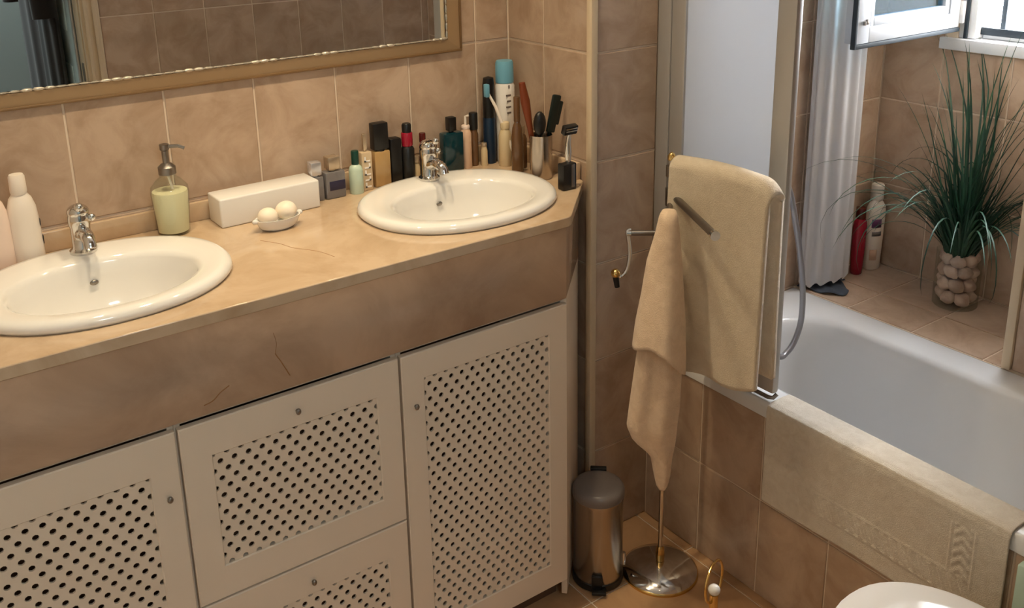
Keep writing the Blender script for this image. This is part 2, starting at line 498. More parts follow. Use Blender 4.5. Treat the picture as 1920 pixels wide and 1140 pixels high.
# the casement swung in, square to the wall
sash = struct(MB().box(3.052, 2.115, 1.885, 3.132, 2.165, 3.12, .004).box(3.66, 2.115, 1.885, 3.73, 2.165, 3.12, .004)
              .box(3.132, 2.115, 1.885, 3.66, 2.165, 1.945, .004).box(3.132, 2.115, 3.04, 3.66, 2.165, 3.12, .004), 'window_2', 'sash')
part(MB().box(3.132, 2.122, 1.945, 3.165, 2.158, 3.04, .004).box(3.632, 2.122, 1.945, 3.66, 2.158, 3.04, .004)
     .box(3.165, 2.122, 1.945, 3.632, 2.158, 1.978, .004).box(3.165, 2.122, 3.01, 3.632, 2.158, 3.04, .004), 'glazing_bead', 'sash', sash)
part(MB().box(3.165, 2.137, 1.978, 3.632, 2.143, 3.01), 'glass_pane', 'pane', sash)
part(MB().box(3.041, 2.110, 1.868, 3.0525, 2.130, 3.12, .002).box(3.0525, 2.110, 1.868, 3.73, 2.130, 1.8845, .002), 'rubber_seal', 'gasket', sash)
part(MB().lathe(3.088, 2.108, [(0, 0), (.006, 0), (.006, .014), (0, .014)], 8, z0=1.955), 'latch_pin', 'nickel', sash)
part(MB().box(3.105, 2.108, 1.955, 3.118, 2.116, 1.975, .002), 'latch_plate', 'nickel', sash)
part(MB().box(3.728, 2.10, 1.90, 3.762, 2.13, 1.99, .006).box(3.728, 2.10, 2.9, 3.762, 2.13, 2.99, .006), 'hinge', 'pvc', sash)

# ------------------------------------------------------------------ mirror
mr = thing('wall_mirror', 'large mirror in a slim tan frame on the tiled wall above both basins', 'mirror', (.9, 2.93, 1.907))
part(MB().box(-.10, 2.924, 1.955, 1.792, 2.930, 3.25), 'mirror_pane', 'mirror', mr, smooth=False)
def strip(x0, z0, x1, z1, x2, z2, x3, z3):
    y0, y1 = 2.921, 2.928
    return MB().add([(x0, y1, z0), (x1, y1, z1), (x2, y0, z2), (x3, y0, z3), (x0, 2.934, z0), (x1, 2.934, z1), (x2, 2.934, z2), (x3, 2.934, z3)],
                    [(0, 1, 2, 3), (4, 5, 1, 0), (1, 5, 6, 2), (2, 6, 7, 3), (3, 7, 4, 0), (4, 7, 6, 5)])
part(strip(-.1, 1.907, 1.855, 1.907, 1.80, 1.948, -.1, 1.948), 'bevel_strip', 'strip', mr, smooth=False)
part(strip(1.855, 1.907, 1.855, 3.25, 1.80, 3.25, 1.80, 1.948), 'bevel_strip', 'strip', mr, smooth=False)
bd = MB()
for k in range(62):
    bd.ell((-.08 + k * .0305, 2.921, 1.952), .0165, .0045, .0030 + .0022 * max(0, math.sin(k * .85)), 8, 5)
part(bd, 'beaded_trim', 'gilt', mr, kind='stuff')
bd2 = MB()
for k in range(42):
    bd2.ell((1.796, 2.921, 1.965 + k * .0305), .0032, .0045, .0165, 8, 5)
part(bd2, 'beaded_trim', 'gilt', mr, kind='stuff')
part(MB().box(-.1, 2.922, 1.900, 1.862, 2.9345, 1.908, .002).box(1.854, 2.922, 1.908, 1.862, 2.9345, 3.25, .002), 'edge_frame', 'bronze', mr)

# ------------------------------------------------------------------ ceiling downlights
for i, ((x, y, z), e) in enumerate(SPOTS):
    t = thing('downlight', 'round recessed ceiling spotlight over the middle of the floor' if i == 3 else 'round recessed ceiling spotlight above the marble worktop', 'ceiling light', (x, y, H), 'floor spotlight' if i == 3 else 'worktop spotlights')
    part(MB().lathe(x, y, [(.045, 0), (.075, 0), (.075, -.012), (.06, -.018), (.045, -.012), (.045, 0)], 24, z0=H), 'trim_ring', 'chrome', t)
    part(MB().lathe(x, y, [(0, -.004), (.045, -.004), (.045, -.001), (0, -.001)], 20, z0=H), 'lamp_face', 'lampglow', t)
    l = bpy.data.lights.new('spot_lamp', 'SPOT'); l.energy = e; l.color = WARM
    l.spot_size = math.radians(96); l.spot_blend = 1.0; l.shadow_soft_size = 0.03
    lo = bpy.data.objects.new('spot_lamp', l); COL.objects.link(lo); lo.parent = t
    lo.location = (0, 0, -.03 * S)

# ------------------------------------------------------------------ worktop with fascia and upstands
CT = 1.47
wt = thing('worktop', 'polished cream marble worktop with deep fascia under the mirror', 'worktop', (.9, 2.5, CT))
def slab_mesh():
    bm = bmesh.new()
    outer = [(-.145, 2.212), (1.782, 2.212), (1.80, 2.219), (2.064, 2.478), (2.0705, 2.49), (2.0705, 2.9305), (-.145, 2.9305)]
    edges = []
    def loop(pts):
        vs = [bm.verts.new((x, y, CT)) for x, y in pts]
        for k in range(len(vs)): edges.append(bm.edges.new((vs[k], vs[(k + 1) % len(vs)])))
    loop(outer)
    for cx, cy in ((1.588, 2.547), (.466, 2.559)):
        loop([(cx + .30 * math.cos(2 * PI * k / 48), cy + .24 * math.sin(2 * PI * k / 48)) for k in range(48)])
    bmesh.ops.triangle_fill(bm, edges=edges, use_beauty=True)
    r = bmesh.ops.extrude_face_region(bm, geom=bm.faces[:])
    for q in r['geom']:
        if isinstance(q, bmesh.types.BMVert): q.co.z -= .034
    bm.verts.index_update()
    mb = MB().add([v.co[:] for v in bm.verts], [[v.index for v in q.verts] for q in bm.faces])
    bm.free(); return mb
sl = part(slab_mesh(), 'slab', 'marble', wt, ang=30)
bv = sl.modifiers.new('eased_edge', 'BEVEL'); bv.width = .003 * S; bv.segments = 2; bv.limit_method = 'ANGLE'; bv.angle_limit = math.radians(60)
part(MB().box(-.145, 2.224, 1.188, 1.786, 2.246, 1.4358, .004), 'fascia', 'marble_f', wt)
rot45 = Matrix.Rotation(math.radians(44.4), 3, 'Z')
part(MB().box(1.783, 2.224, 1.188, 2.158, 2.246, 1.4358, .004, rot=rot45, piv=(1.783, 2.224, 1.3)), 'fascia_end', 'marble_f', wt)
part(MB().box(-.145, 2.912, CT, 2.07, 2.9305, 1.532, .003), 'upstand', 'marble', wt)
part(MB().box(2.052, 2.50, CT, 2.0705, 2.9115, 1.532, .003), 'upstand', 'marble', wt)
# rusty veins set in the fascia and a hairline in the slab
for pts, rr in (([(.60, 1.216), (.625, 1.222), (.645, 1.238), (.67, 1.25)], .0016), ([(.80, 1.30), (.815, 1.27), (.835, 1.225)], .0015), ([(.80, 1.36), (.806, 1.33), (.80, 1.30)], .0008)):
    part(MB().tube([(x, 2.2242, z) for x, z in cr([(a, b, 0) for a, b in pts], 4) for x, z in [(x, z)]] if False else [(p[0], 2.2241, p[1]) for p in cr([(a, b, 0) for a, b in pts], 4)], rr, 6), 'vein', 'marble_vein', wt)
part(MB().tube([(p[0], p[1], CT - .0004) for p in cr([(.93, 2.62, 0), (.965, 2.56, 0), (.985, 2.50, 0), (1.03, 2.43, 0), (1.05, 2.36, 0)], 5)], .0012, 6), 'vein', 'marble_vein', wt)

# ------------------------------------------------------------------ vanity units
PA, PB = .0384, .0515
def perforated(xa, xb, za, zb, y=2.2305, th=.006, r=.0084):
    mb = MB()
    nx = int((xb - xa) / PA) + 2; nz = int((zb - za) / (PB / 2)) + 2
    vs = []; fs = []
    for j in range(0, nz):
        for i in range(-1, nx):
            cx = xa + i * PA + (PA / 2 if j % 2 else 0); cz = zb - j * PB / 2
            if cx > xb + PA * .5: continue
            b = len(vs)
            vs += [(cx + PA / 2, y, cz), (cx, y, cz + PB / 2), (cx - PA / 2, y, cz), (cx, y, cz - PB / 2)]
            for k in range(8): vs.append((cx + r * math.cos(k * PI / 4), y, cz + r * math.sin(k * PI / 4)))
            for k in range(8): vs.append((cx + r * math.cos(k * PI / 4), y + th, cz + r * math.sin(k * PI / 4)))
            for q in range(4):
                o0, o1 = b + q, b + (q + 1) % 4
                h0, h1, h2 = b + 4 + 2 * q, b + 5 + 2 * q, b + 4 + (2 * q + 2) % 8
                fs += [(o0, o1, h1), (o0, h1, h0), (o1, h2, h1)]
            for k in range(8):
                k2 = (k + 1) % 8
                fs.append((b + 4 + k, b + 4 + k2, b + 12 + k2, b + 12 + k))
    return mb.add(vs, fs)
def front_frame(x0, x1, z0, z1, a, b, c, d):
    """a..b, c..d: the opening"""
    y0, y1 = 2.226, 2.247
    P = []
    bv_ = .003
    for (X0, X1, Z0, Z1, yy) in ((x0, x1, z0, z1, y1), (x0, x1, z0, z1, y0 + bv_), (x0 + bv_, x1 - bv_, z0 + bv_, z1 - bv_, y0), (a - bv_, b + bv_, c - bv_, d + bv_, y0), (a, b, c, d, y0 + bv_), (a, b, c, d, y1)):
        P.append([(X0, yy, Z0), (X1, yy, Z0), (X1, yy, Z1), (X0, yy, Z1)])
    P.append(P[0])
    return MB().rings(P)
def lock_knob(x, z):
    return MB().tube([(x, 2.226, z), (x, 2.219, z)], .005, 10).ell((x, 2.217, z), .0075, .006, .0095, 12, 8)
def unit(name, label, x0, x1, zshelf=None):
    u = thing(name, label, 'cabinet', ((x0 + x1) / 2, 2.57, 0))
    b = MB()
    b.box(x0, 2.25, .097, x0 + .016, 2.90, 1.187).box(x1 - .016, 2.25, .097, x1, 2.90, 1.187)
    b.box(x0 + .016, 2.25, .097, x1 - .016, 2.90, .115).box(x0 + .016, 2.25, 1.172, x1 - .016, 2.90, 1.187)
    part(b, 'carcass', 'lacquer', u)
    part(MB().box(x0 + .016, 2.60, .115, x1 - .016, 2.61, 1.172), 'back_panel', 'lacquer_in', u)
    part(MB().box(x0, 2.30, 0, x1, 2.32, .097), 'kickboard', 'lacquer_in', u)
    return u
def front(u, kind, x0, x1, z0, z1, op, kx, kz):
    fr = part(front_frame(x0, x1, z0, z1, *op), kind, 'lacquer', u, ang=25)
    part(perforated(op[0], op[1], op[2], op[3]), 'perforated_panel', 'lacquer', fr, smooth=False)
    part(lock_knob(kx, kz), 'knob', 'nickel', fr)
    return fr
ul = unit('vanity_cabinet', 'white cabinet with one perforated door under the basin nearest the soap dispenser', -.12, .5235)
front(ul, 'door', -.095, .5205, .103, 1.168, (-.017, .446, .199, 1.0615), .487, .989)
um = unit('vanity_cabinet', 'white cabinet with two perforated drawers between the two door cabinets', .5245, 1.1665)
front(um, 'drawer', .5285, 1.1635, .629, 1.168, (.608, 1.088, .728, 1.066), .847, 1.114)
front(um, 'drawer', .5285, 1.1635, .103, .623, (.608, 1.092, .18, .516), .849, .559)
for zz in (.66, .13):
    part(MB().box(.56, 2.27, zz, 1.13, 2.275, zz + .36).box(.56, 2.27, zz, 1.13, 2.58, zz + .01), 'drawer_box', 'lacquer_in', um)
ur = unit('vanity_cabinet', 'white cabinet with one tall perforated door beside the pedal bin', 1.1675, 1.7935)
front(ur, 'door', 1.1715, 1.789, .103, 1.168, (1.247, 1.7125, .199, 1.0785), 1.213, .998)
part(MB().box(1.7945, 2.238, .03, 2.150, 2.258, 1.187, .002, rot=rot45, piv=(1.7945, 2.238, .6)), 'end_panel', 'lacquer', ur)

# ------------------------------------------------------------------ basins
def make_basin(cx, cy, label):
    t = thing('wash_basin', label, 'basin', (cx, cy, CT), 'drop-in wash basins')
    N = 72; rs = []
    def ring(rx, ry, z, dy=0, p=2.15):
        out = []
        for k in range(N):
            a = 2 * PI * k / N; c, s = math.cos(a), math.sin(a)
            c = math.copysign(abs(c) ** (2 / p), c); s = math.copysign(abs(s) ** (2 / p), s)
            out.append((cx + rx * c, cy + dy + ry * s, CT + z))
        rs.append(out)
    ring(.300, .240, -.02); ring(.318, .258, .0005); ring(.334, .275, .001); ring(.3395, .280, .010); ring(.336, .277, .022); ring(.325, .267, .030); ring(.310, .253, .031)
    BX, BY, DY = .240, .178, -.036
    ring(BX + .014, BY + .014, .0290, DY); ring(BX + .003, BY + .003, .0245, DY); ring(BX - .004, BY - .004, .012, DY)
    ring(BX * .955, BY * .945, -.025, DY); ring(BX * .90, BY * .89, -.08, DY); ring(BX * .80, BY * .79, -.125, DY); ring(BX * .58, BY * .58, -.162, DY); ring(.045, .045, -.178, DY); ring(.026, .026, -.180, DY)
    part(MB().rings(rs), 'bowl', 'ceramic', t, ang=60)
    part(MB().lathe(cx, cy + DY, [(0, -.182), (.026, -.182), (.030, -.178), (.030, -.175), (.024, -.173), (.018, -.176), (0, -.176)], 20, z0=CT), 'drain', 'chrome', t)
    part(MB().ell((cx, cy + DY + BY * .90, CT - .035), .012, .005, .008, 12, 8), 'overflow_hole', 'nickel', t)
    return t
basin_r = make_basin(1.588, 2.547, 'oval white basin set in the worktop beside the crowd of toiletries')
basin_l = copy_tree(basin_r)
basin_l.location = Vector((.466, 2.559, CT)) * S
basin_l['label'] = 'oval white basin in front of the lotion bottles and soap dispenser'

def make_tap(x, y, label):
    z = CT + .0305
    t = thing('basin_tap', label, 'tap', (x, y, z), 'basin mixer taps')
    part(MB().lathe(x, y, [(0, 0), (.037, 0), (.037, .008), (.030, .014), (.027, .018), (.027, .075), (.030, .085), (.030, .105), (.026, .118), (0, .122)], 20, z0=z), 'body', 'chrome', t)
    part(MB().tube(cr([(x, y - .012, z + .055), (x + .002, y - .05, z + .066), (x + .003, y - .085, z + .058), (x + .003, y - .096, z + .038)], 5), [.021] * 5 + [.019] * 5 + [.017] * 6, 12), 'spout', 'chrome', t)
    part(MB().ell((x, y, z + .120), .030, .030, .022, 16, 10).tube(cr([(x, y, z + .125), (x - .004, y - .028, z + .142), (x - .006, y - .06, z + .150)], 5), [.014] * 4 + [.010] * 4 + [.009] * 3, 10).ell((x - .006, y - .062, z + .150), .0125, .0125, .0125, 12, 8), 'lever', 'chrome', t)
    part(MB().ell((x + .032, y - .012, z + .10), .011, .011, .011, 10, 8), 'side_button', 'chrome', t)
    return t
tap_l = make_tap(.466, 2.772, 'chrome mixer tap on the basin near the lotion bottles')
tap_r = copy_tree(tap_l)
tap_r.location = Vector((1.602, 2.757, CT + .0305)) * S
tap_r['label'] = 'chrome mixer tap on the basin in front of the perfume bottles'

# ------------------------------------------------------------------ toiletries on the worktop
def lotion(x, y, m, label, sc=1.0):
    t = thing('lotion_bottle', label, 'bottle', (x, y, CT), 'lotion bottles')
    part(MB().lathe(x, y, [(0, 0), (.040, 0), (.043, .006), (.043, .05), (.041, .13), (.038, .165), (.030, .192), (.022, .203), (.021, .206), (0, .206)], 24, sy=.8, z0=CT), 'body', m, t)
    part(MB().lathe(x, y, [(0, .2055), (.0205, .2055), (.0225, .212), (.0215, .255), (.018, .262), (0, .263)], 20, z0=CT), 'cap', m, t)
    return t
a = lotion(.262, 2.862, 'plastic_p', 'pinkish white lotion bottle cut by the photo edge')
b = lotion(.338, 2.868, 'plastic_w', 'tall white lotion bottle with dark side print near the soap dispenser')
part(MB().box(.3795, 2.855, CT + .05, .3812, 2.873, CT + .075, .0005), 'side_print', 'plastic_k', b)
part(MB().box(.378, 2.855, CT + .105, .3795, 2.873, CT + .125, .0005), 'side_print', 'plastic_k', b)

x, y = .745, 2.853
t = thing('soap_dispenser', 'glass soap dispenser with pale green liquid and chrome pump', 'soap dispenser', (x, y, CT))
part(MB().lathe(x, y, [(0, .002), (.046, .002), (.048, .006), (.0565, .13), (.054, .150), (.036, .172), (.024, .180), (.024, .192)], 32, z0=CT), 'glass_body', 'glass', t)
part(MB().lathe(x, y, [(0, .0085), (.0450, .0105), (.0530, .128), (.0515, .137), (0, .137)], 32, z0=CT), 'liquid_soap', 'soapgreen', t)
part(MB().lathe(x, y, [(0, .190), (.026, .190), (.026, .212), (.016, .222), (.010, .224), (.010, .262), (.014, .266), (.014, .282), (0, .286)], 20, z0=CT)
     .tube([(x, y, CT + .274), (x + .035, y - .022, CT + .276), (x + .050, y - .031, CT + .268)], .0058, 8), 'pump', 'nickel', t)
part(MB().tube([(x, y, CT + .188), (x + .01, y, CT + .14)], .004, 8), 'dip_tube', 'plastic_w', t)

single(MB().box(.872, 2.794, CT + .0004, 1.208, 2.903, CT + .094, .006, 3, rot=Matrix.Rotation(math.radians(1.2), 3, 'Z')), 'tissue_box', 'ceramic', 'long white glossy box against the marble upstand', 'box', (1.035, 2.86, CT))

x, y = 1.018, 2.692
t = thing('soap_dish', 'small cream oval soap dish in front of the long white box', 'soap dish', (x, y, CT))
part(MB().lathe(x, y, [(0, .001), (.045, .001), (.060, .010), (.070, .032), (.072, .038), (.068, .038), (.055, .016), (.03, .010), (0, .010)], 32, sy=.62, z0=CT), 'bowl', 'ceramic', t)
part(MB().ell((x - .074, y - .004, CT + .036), .010, .009, .008, 10, 8), 'handle_knob', 'ceramic', t)
part(MB().ell((x + .074, y + .004, CT + .036), .010, .009, .008, 10, 8), 'handle_knob', 'ceramic', t)
single(MB().ell((x - .033, y - .004, CT + .046), .031, .031, .027, 18, 12), 'soap_ball', 'soapwhite', 'round white soap in the dish, on the soap dispenser side', 'soap', (x - .033, y - .004, CT + .019), 'round soaps')
single(MB().ell((x + .031, y + .006, CT + .050), .034, .032, .029, 18, 12), 'soap_ball', 'soapwhite', 'round white soap in the dish, on the perfume side', 'soap', (x + .031, y + .006, CT + .021), 'round soaps')

def boxbottle(name, label, x, y, w, d, hb, m, capw, caph, mcap, capd=None, group='toiletry bottles beside the second basin', rot=0, neck=True, cat='bottle', capx=0.0):
    t = thing(name, label, cat, (x, y, CT), group)
    R = Matrix.Rotation(rot, 3, 'Z')
    part(MB().box(x - w / 2, y - d / 2, CT, x + w / 2, y + d / 2, CT + hb, min(w, d) * .14, 2, rot=R, piv=(x, y, CT)), 'body', m, t)
    if capw:
        cdp = capd or capw
        cc = MB()
        if neck: cc.lathe(x + capx, y, [(0, hb - .001), (capw * .32, hb - .001), (capw * .32, hb + .008), (0, hb + .008)], 14, z0=CT)
        cc.box(x + capx - capw / 2, y - cdp / 2, CT + hb + .005, x + capx + capw / 2, y + cdp / 2, CT + hb + caph, capw * .08, 2, rot=R, piv=(x, y, CT))
        part(cc, 'cap', mcap, t)
    return t
def roundbottle(name, label, x, y, r, hb, m, rc, hc, mcap, group='toiletry bottles beside the second basin', cat='bottle', sy=1.0, shoulder=.02):
    t = thing(name, label, cat, (x, y, CT), group)
    part(MB().lathe(x, y, [(0, 0), (r * .94, 0), (r, .004), (r, hb - shoulder), (r * .8, hb - shoulder * .4), (rc * .8, hb), (0, hb)], 20, sy=sy, z0=CT), 'body', m, t)
    if hc:
        part(MB().lathe(x, y, [(0, hb - .001), (rc * .97, hb - .001), (rc, hb + .003), (rc, hb + hc - .003), (rc * .9, hb + hc), (0, hb + hc)], 16, z0=CT), 'cap', mcap, t)
    return t
p1 = boxbottle('perfume_bottle', 'small clear square perfume bottle with silver cube cap beside the long white box', 1.228, 2.872, .046, .04, .085, 'smoke', .036, .05, 'silver')
p2 = boxbottle('perfume_bottle', 'wide smoky glass perfume bottle with beige cap', 1.292, 2.872, .074, .05, .094, 'smoke', .042, .05, 'champagne')
part(MB().box(1.268, 2.8455, CT + .03, 1.325, 2.8475, CT + .062, .0006), 'label', 'navy', p2)
g1 = roundbottle('perfume_bottle', 'slim mint green bottle with dark green cap', 1.374, 2.862, .0245, .103, 'mintglass', .013, .047, 'green_cap')
cl = boxbottle('perfume_bottle', 'narrow clear bottle with white upright lettering', 1.417, 2.872, .040, .030, .138, 'clearish', .013, .062, 'champagne')
pr = MB()
for k, (a_, b_, c_) in enumerate(((.012, .030, 1), (.036, .050, 0), (.056, .074, 1), (.080, .098, 0), (.104, .122, 1))):
    X0, X1 = 1.406, 1.428; yy = 2.8565
    pr.box(X0, yy - .0012, CT + a_, X1, yy + .0003, CT + a_ + .005)
    pr.box(X0 if c_ else X1 - .006, yy - .0012, CT + a_, X0 + .006 if c_ else X1, yy + .0003, CT + b_)
part(pr, 'lettering', 'white', cl)
am = boxbottle('perfume_bottle', 'amber glass perfume bottle with tall black cap', 1.482, 2.885, .062, .04, .128, 'amber', .058, .100, 'plastic_k', .036)
bb = boxbottle('perfume_box', 'black upright perfume carton between amber bottle and red banded bottle', 1.538, 2.885, .044, .04, .164, 'plastic_k', 0, 0, 'plastic_k', cat='box')
rb = roundbottle('spray_bottle', 'black bottle with a red collar and black tip', 1.587, 2.876, .0245, .130, 'plastic_k', .0205, .048, 'red', shoulder=.012)
part(MB().lathe(1.587, 2.876, [(0, .177), (.017, .177), (.017, .205), (.013, .210), (0, .210)], 16, z0=CT), 'tip', 'plastic_k', rb)
cj = roundbottle('small_jar', 'small beige jar between the red collared bottle and the tap', 1.624, 2.888, .016, .06, 'creamjar', .015, .02, 'champagne', cat='jar')
rn = roundbottle('nail_bottle', 'slim dark red bottle behind the mixer tap', 1.655, 2.885, .013, .130, 'redbrown', .012, .032, 'redbrown')
pc = roundbottle('small_jar', 'tiny clear jar behind the tap beside the teal bottle', 1.700, 2.885, .016, .10, 'clearish', .012, .03, 'champagne', cat='jar')
te = boxbottle('perfume_bottle', 'dark teal perfume bottle with black cap behind the tap', 1.772, 2.877, .080, .045, .148, 'teal', .030, .056, 'plastic_k')
pk = roundbottle('lotion_pump', 'pink beige bottle with thin pump beside the teal bottle', 1.838, 2.882, .021, .150, 'pinkbeige', .016, .012, 'plastic_p')
part(MB().tube([(1.838, 2.882, CT + .16), (1.838, 2.882, CT + .195), (1.846, 2.872, CT + .199)], .0045, 8), 'pump_stem', 'plastic_w', pk)
bc = roundbottle('perfume_bottle', 'slim brown glass bottle with black cap', 1.878, 2.890, .017, .140, 'brownglass', .0165, .062, 'plastic_k')
bj = roundbottle('small_jar', 'small beige pot beside the dark tube', 1.905, 2.862, .0125, .076, 'creamjar', .011, .012, 'champagne', cat='jar')
tb = thing('hair_spray', 'tall black and navy spray can in the wall corner', 'spray can', (1.944, 2.882, CT), 'toiletry bottles beside the second basin')
part(MB().lathe(1.944, 2.882, [(0, 0), (.0225, 0), (.0235, .005), (.0235, .172), (.022, .176), (0, .176)], 20, z0=CT), 'can_body', 'navytube', tb)
part(MB().lathe(1.944, 2.882, [(0, .1765), (.0225, .1765), (.0225, .30), (.019, .325), (0, .331)], 20, z0=CT), 'cap', 'plastic_k', tb)
wh = thing('deodorant_can', 'tall white spray can with sky blue cap in the wall corner', 'spray can', (2.008, 2.868, CT), 'toiletry bottles beside the second basin')
part(MB().lathe(2.008, 2.868, [(0, 0), (.034, 0), (.0365, .006), (.0365, .29), (.032, .302), (0, .304)], 24, z0=CT), 'can_body', 'white', wh)
part(MB().lathe(2.008, 2.868, [(0, .303), (.034, .303), (.0345, .308), (.0335, .375), (.030, .384), (0, .385)], 24, z0=CT), 'cap', 'bluecap', wh)
lab = MB()
for k in range(4):
    lab.box(1.992 - .004 * (k % 2), 2.8312, CT + .19 + k * .022, 2.010, 2.8328, CT + .196 + k * .022)
lab.box(1.999, 2.8312, CT + .285, 2.005, 2.8328, CT + .297)
part(lab, 'printed_lines', 'plastic_g', wh)
cm = roundbottle('lotion_bottle', 'cream coloured bottle standing before the white spray can', 1.966, 2.812, .0245, .143, 'creamjar', .018, .024, 'creamjar', shoulder=.03)
tbx = thing('toothbrush', 'white toothbrush with pale blue head leaning on the spray can', 'toothbrush', (1.985, 2.785, CT))
part(MB().tube([(1.996, 2.770, CT + .004), (1.965, 2.80, CT + .12), (1.940, 2.832, CT + .225), (1.922, 2.852, CT + .275)], [.006, .0075, .006, .0045], 8), 'handle', 'plastic_w', tbx)
part(MB().box(1.905, 2.838, CT + .262, 1.921, 2.858, CT + .310, .003), 'brush_head', 'bluecap', tbx)
bg1 = roundbottle('tall_bottle', 'tall slim brown glass bottle behind the steel cup', 1.952, 2.715, .022, .19, 'brownglass', .012, .09, 'brownglass', shoulder=.06)
bg2 = roundbottle('small_bottle', 'short brown bottle behind the steel cup, next to the cream bottle', 1.998, 2.752, .020, .13, 'brownglass', .012, .03, 'champagne')
bg3 = roundbottle('small_bottle', 'clear beige bottle against the side wall upstand', 2.026, 2.70, .020, .15, 'clearish', .013, .04, 'champagne')

x, y = 1.974, 2.603
cup = thing('steel_cup', 'brushed steel cup holding brushes at the worktop end', 'cup', (x, y, CT))
part(MB().lathe(x, y, [(0, .002), (.038, .002), (.0395, .006), (.0405, .155), (.0415, .160), (.0395, .160), (.0375, .152), (.0365, .012), (0, .010)], 28, z0=CT), 'cup_body', 'steel', cup)
def stick(name, label, m, mh, p0, p1, r, head, cat, flat=.5):
    t = thing(name, label, cat, p0)
    v0, v1 = Vector(p0), Vector(p1)
    part(MB().tube([v0, v0.lerp(v1, .5), v0.lerp(v1, .8), v1], r, 10), 'handle', m, t)
    if head:
        part(head, 'head', mh, t)
    return t
stick('wooden_brush', 'reddish wooden brush handle standing in the steel cup', 'wood', 'wood', (1.972, 2.618, CT + .013), (1.925, 2.645, CT + .345), [.009, .010, .017, .011], None, 'brush')
stick('hair_brush', 'dark round brush in the steel cup', 'plastic_k', 'plastic_k', (1.962, 2.598, CT + .013), (1.957, 2.586, CT + .20), .007,
      MB().ell((1.955, 2.584, CT + .205), .024, .020, .044, 14, 10), 'brush')
stick('styling_comb', 'black green comb sticking out of the steel cup', 'darkgreen', 'darkgreen', (1.988, 2.602, CT + .013), (2.008, 2.59, CT + .20), .008,
      MB().box(1.996, 2.574, CT + .165, 2.032, 2.588, CT + .300, .006, 2, rot=Matrix.Rotation(math.radians(14), 3, 'Y')).box(2.024, 2.576, CT + .19, 2.046, 2.586, CT + .275, .004, 2, rot=Matrix.Rotation(math.radians(16), 3, 'Y')), 'comb')
x, y = 1.963, 2.442
rz = thing('razor_stand', 'black block razor stand at the corner of the worktop', 'razor stand', (x, y, CT))
part(MB().box(x - .029, y - .018, CT, x + .029, y + .018, CT + .094, .006, 2), 'stand_block', 'plastic_k', rz)
part(MB().box(x + .004, y - .0205, CT + .01, x + .018, y - .017, CT + .09, .001), 'front_plate', 'nickel', rz)
r2 = thing('razor', 'silver handled razor upright in its black stand', 'razor', (x + .004, y, CT + .09))
part(MB().tube([(x + .004, y, CT + .0945), (x + .003, y - .003, CT + .13), (x + .004, y, CT + .16), (x + .004, y - .008, CT + .198)], [.009, .012, .010, .007], 10), 'handle', 'chrome', r2)
part(MB().box(x - .024, y - .020, CT + .195, x + .032, y + .002, CT + .228, .004, 2, rot=Matrix.Rotation(math.radians(18), 3, 'X')), 'razor_head', 'plastic_k', r2)
part(MB().box(x - .020, y - .022, CT + .205, x + .028, y - .0185, CT + .209).box(x - .020, y - .0225, CT + .214, x + .028, y - .0185, CT + .217), 'blades', 'chrome', r2)

# ------------------------------------------------------------------ pedal bin
x, y = 1.966, 2.270
bn = thing('pedal_bin', 'small chrome pedal bin with grey lid beside the vanity', 'bin', (x, y, 0))
part(MB().lathe(x, y, [(0, .0), (.086, .0), (.0935, .006), (.0935, .03), (.090, .034)], 32), 'base_ring', 'plastic_k', bn)
part(MB().lathe(x, y, [(.089, .03), (.0905, .034), (.0905, .345), (.0925, .349), (.0925, .357), (.088, .358)], 40), 'bin_body', 'steel', bn)
part(MB().lathe(x, y, [(.0925, .356), (.0945, .360), (.0945, .382), (.088, .394), (.078, .398), (.05, .404), (0, .407)], 40), 'lid', 'plastic_g', bn)
pd = (-.66, -.75)
px_, py_ = x + pd[0] * .093, y + pd[1] * .093
Rz = Matrix.Rotation(math.atan2(pd[0], -pd[1]), 3, 'Z')
part(MB().box(px_ - .026, py_ - .03, .012, px_ + .026, py_ + .012, .024, .004, 2, rot=Rz).box(px_ - .02, py_ - .006, .02, px_ + .02, py_ + .010, .075, .004, 2, rot=Rz), 'pedal', 'plastic_k', bn)
hx, hy = x - pd[0] * .09, y - pd[1] * .09
part(MB().box(hx - .03, hy - .009, .355, hx + .03, hy + .012, .405, .004, 2, rot=Rz), 'hinge', 'plastic_k', bn)
part(MB().lathe(x + .076, y - .056, [(0, 0), (.007, 0), (.009, .025), (.007, .05), (0, .05)], 12, z0=.055), 'carry_handle', 'chrome', bn)

# ------------------------------------------------------------------ towel stand
SX, SY = 2.170, 2.154
ts = thing('towel_stand', 'free standing chrome towel stand with swivel arms on round base', 'towel stand', (SX, SY, 0))
part(MB().lathe(SX, SY, [(0, .002), (.132, .002), (.138, .006), (.138, .012), (.126, .023), (.085, .038), (.03, .049), (.014, .051), (0, .051)], 56), 'base', 'chrome', ts)
part(MB().lathe(SX, SY, [(.1335, .0), (.1410, .0), (.1418, .006), (.1400, .011), (.1378, .0125)], 56), 'base_rim', 'brass', ts, label='brass rim ring')
part(MB().tube([(SX, SY, .045), (SX, SY, 1.60)], .0095, 12), 'pole', 'chrome', ts)
part(MB().lathe(SX, SY, [(.0095, .05), (.016, .052), (.017, .075), (.014, .105), (.0098, .112)], 16), 'pole_collar', 'brass', ts, label='brass collar')
part(MB().lathe(SX, SY, [(0, 1.60), (.013, 1.60), (.014, 1.612), (.009, 1.622), (0, 1.628)], 16), 'finial', 'brass', ts, label='brass finial')
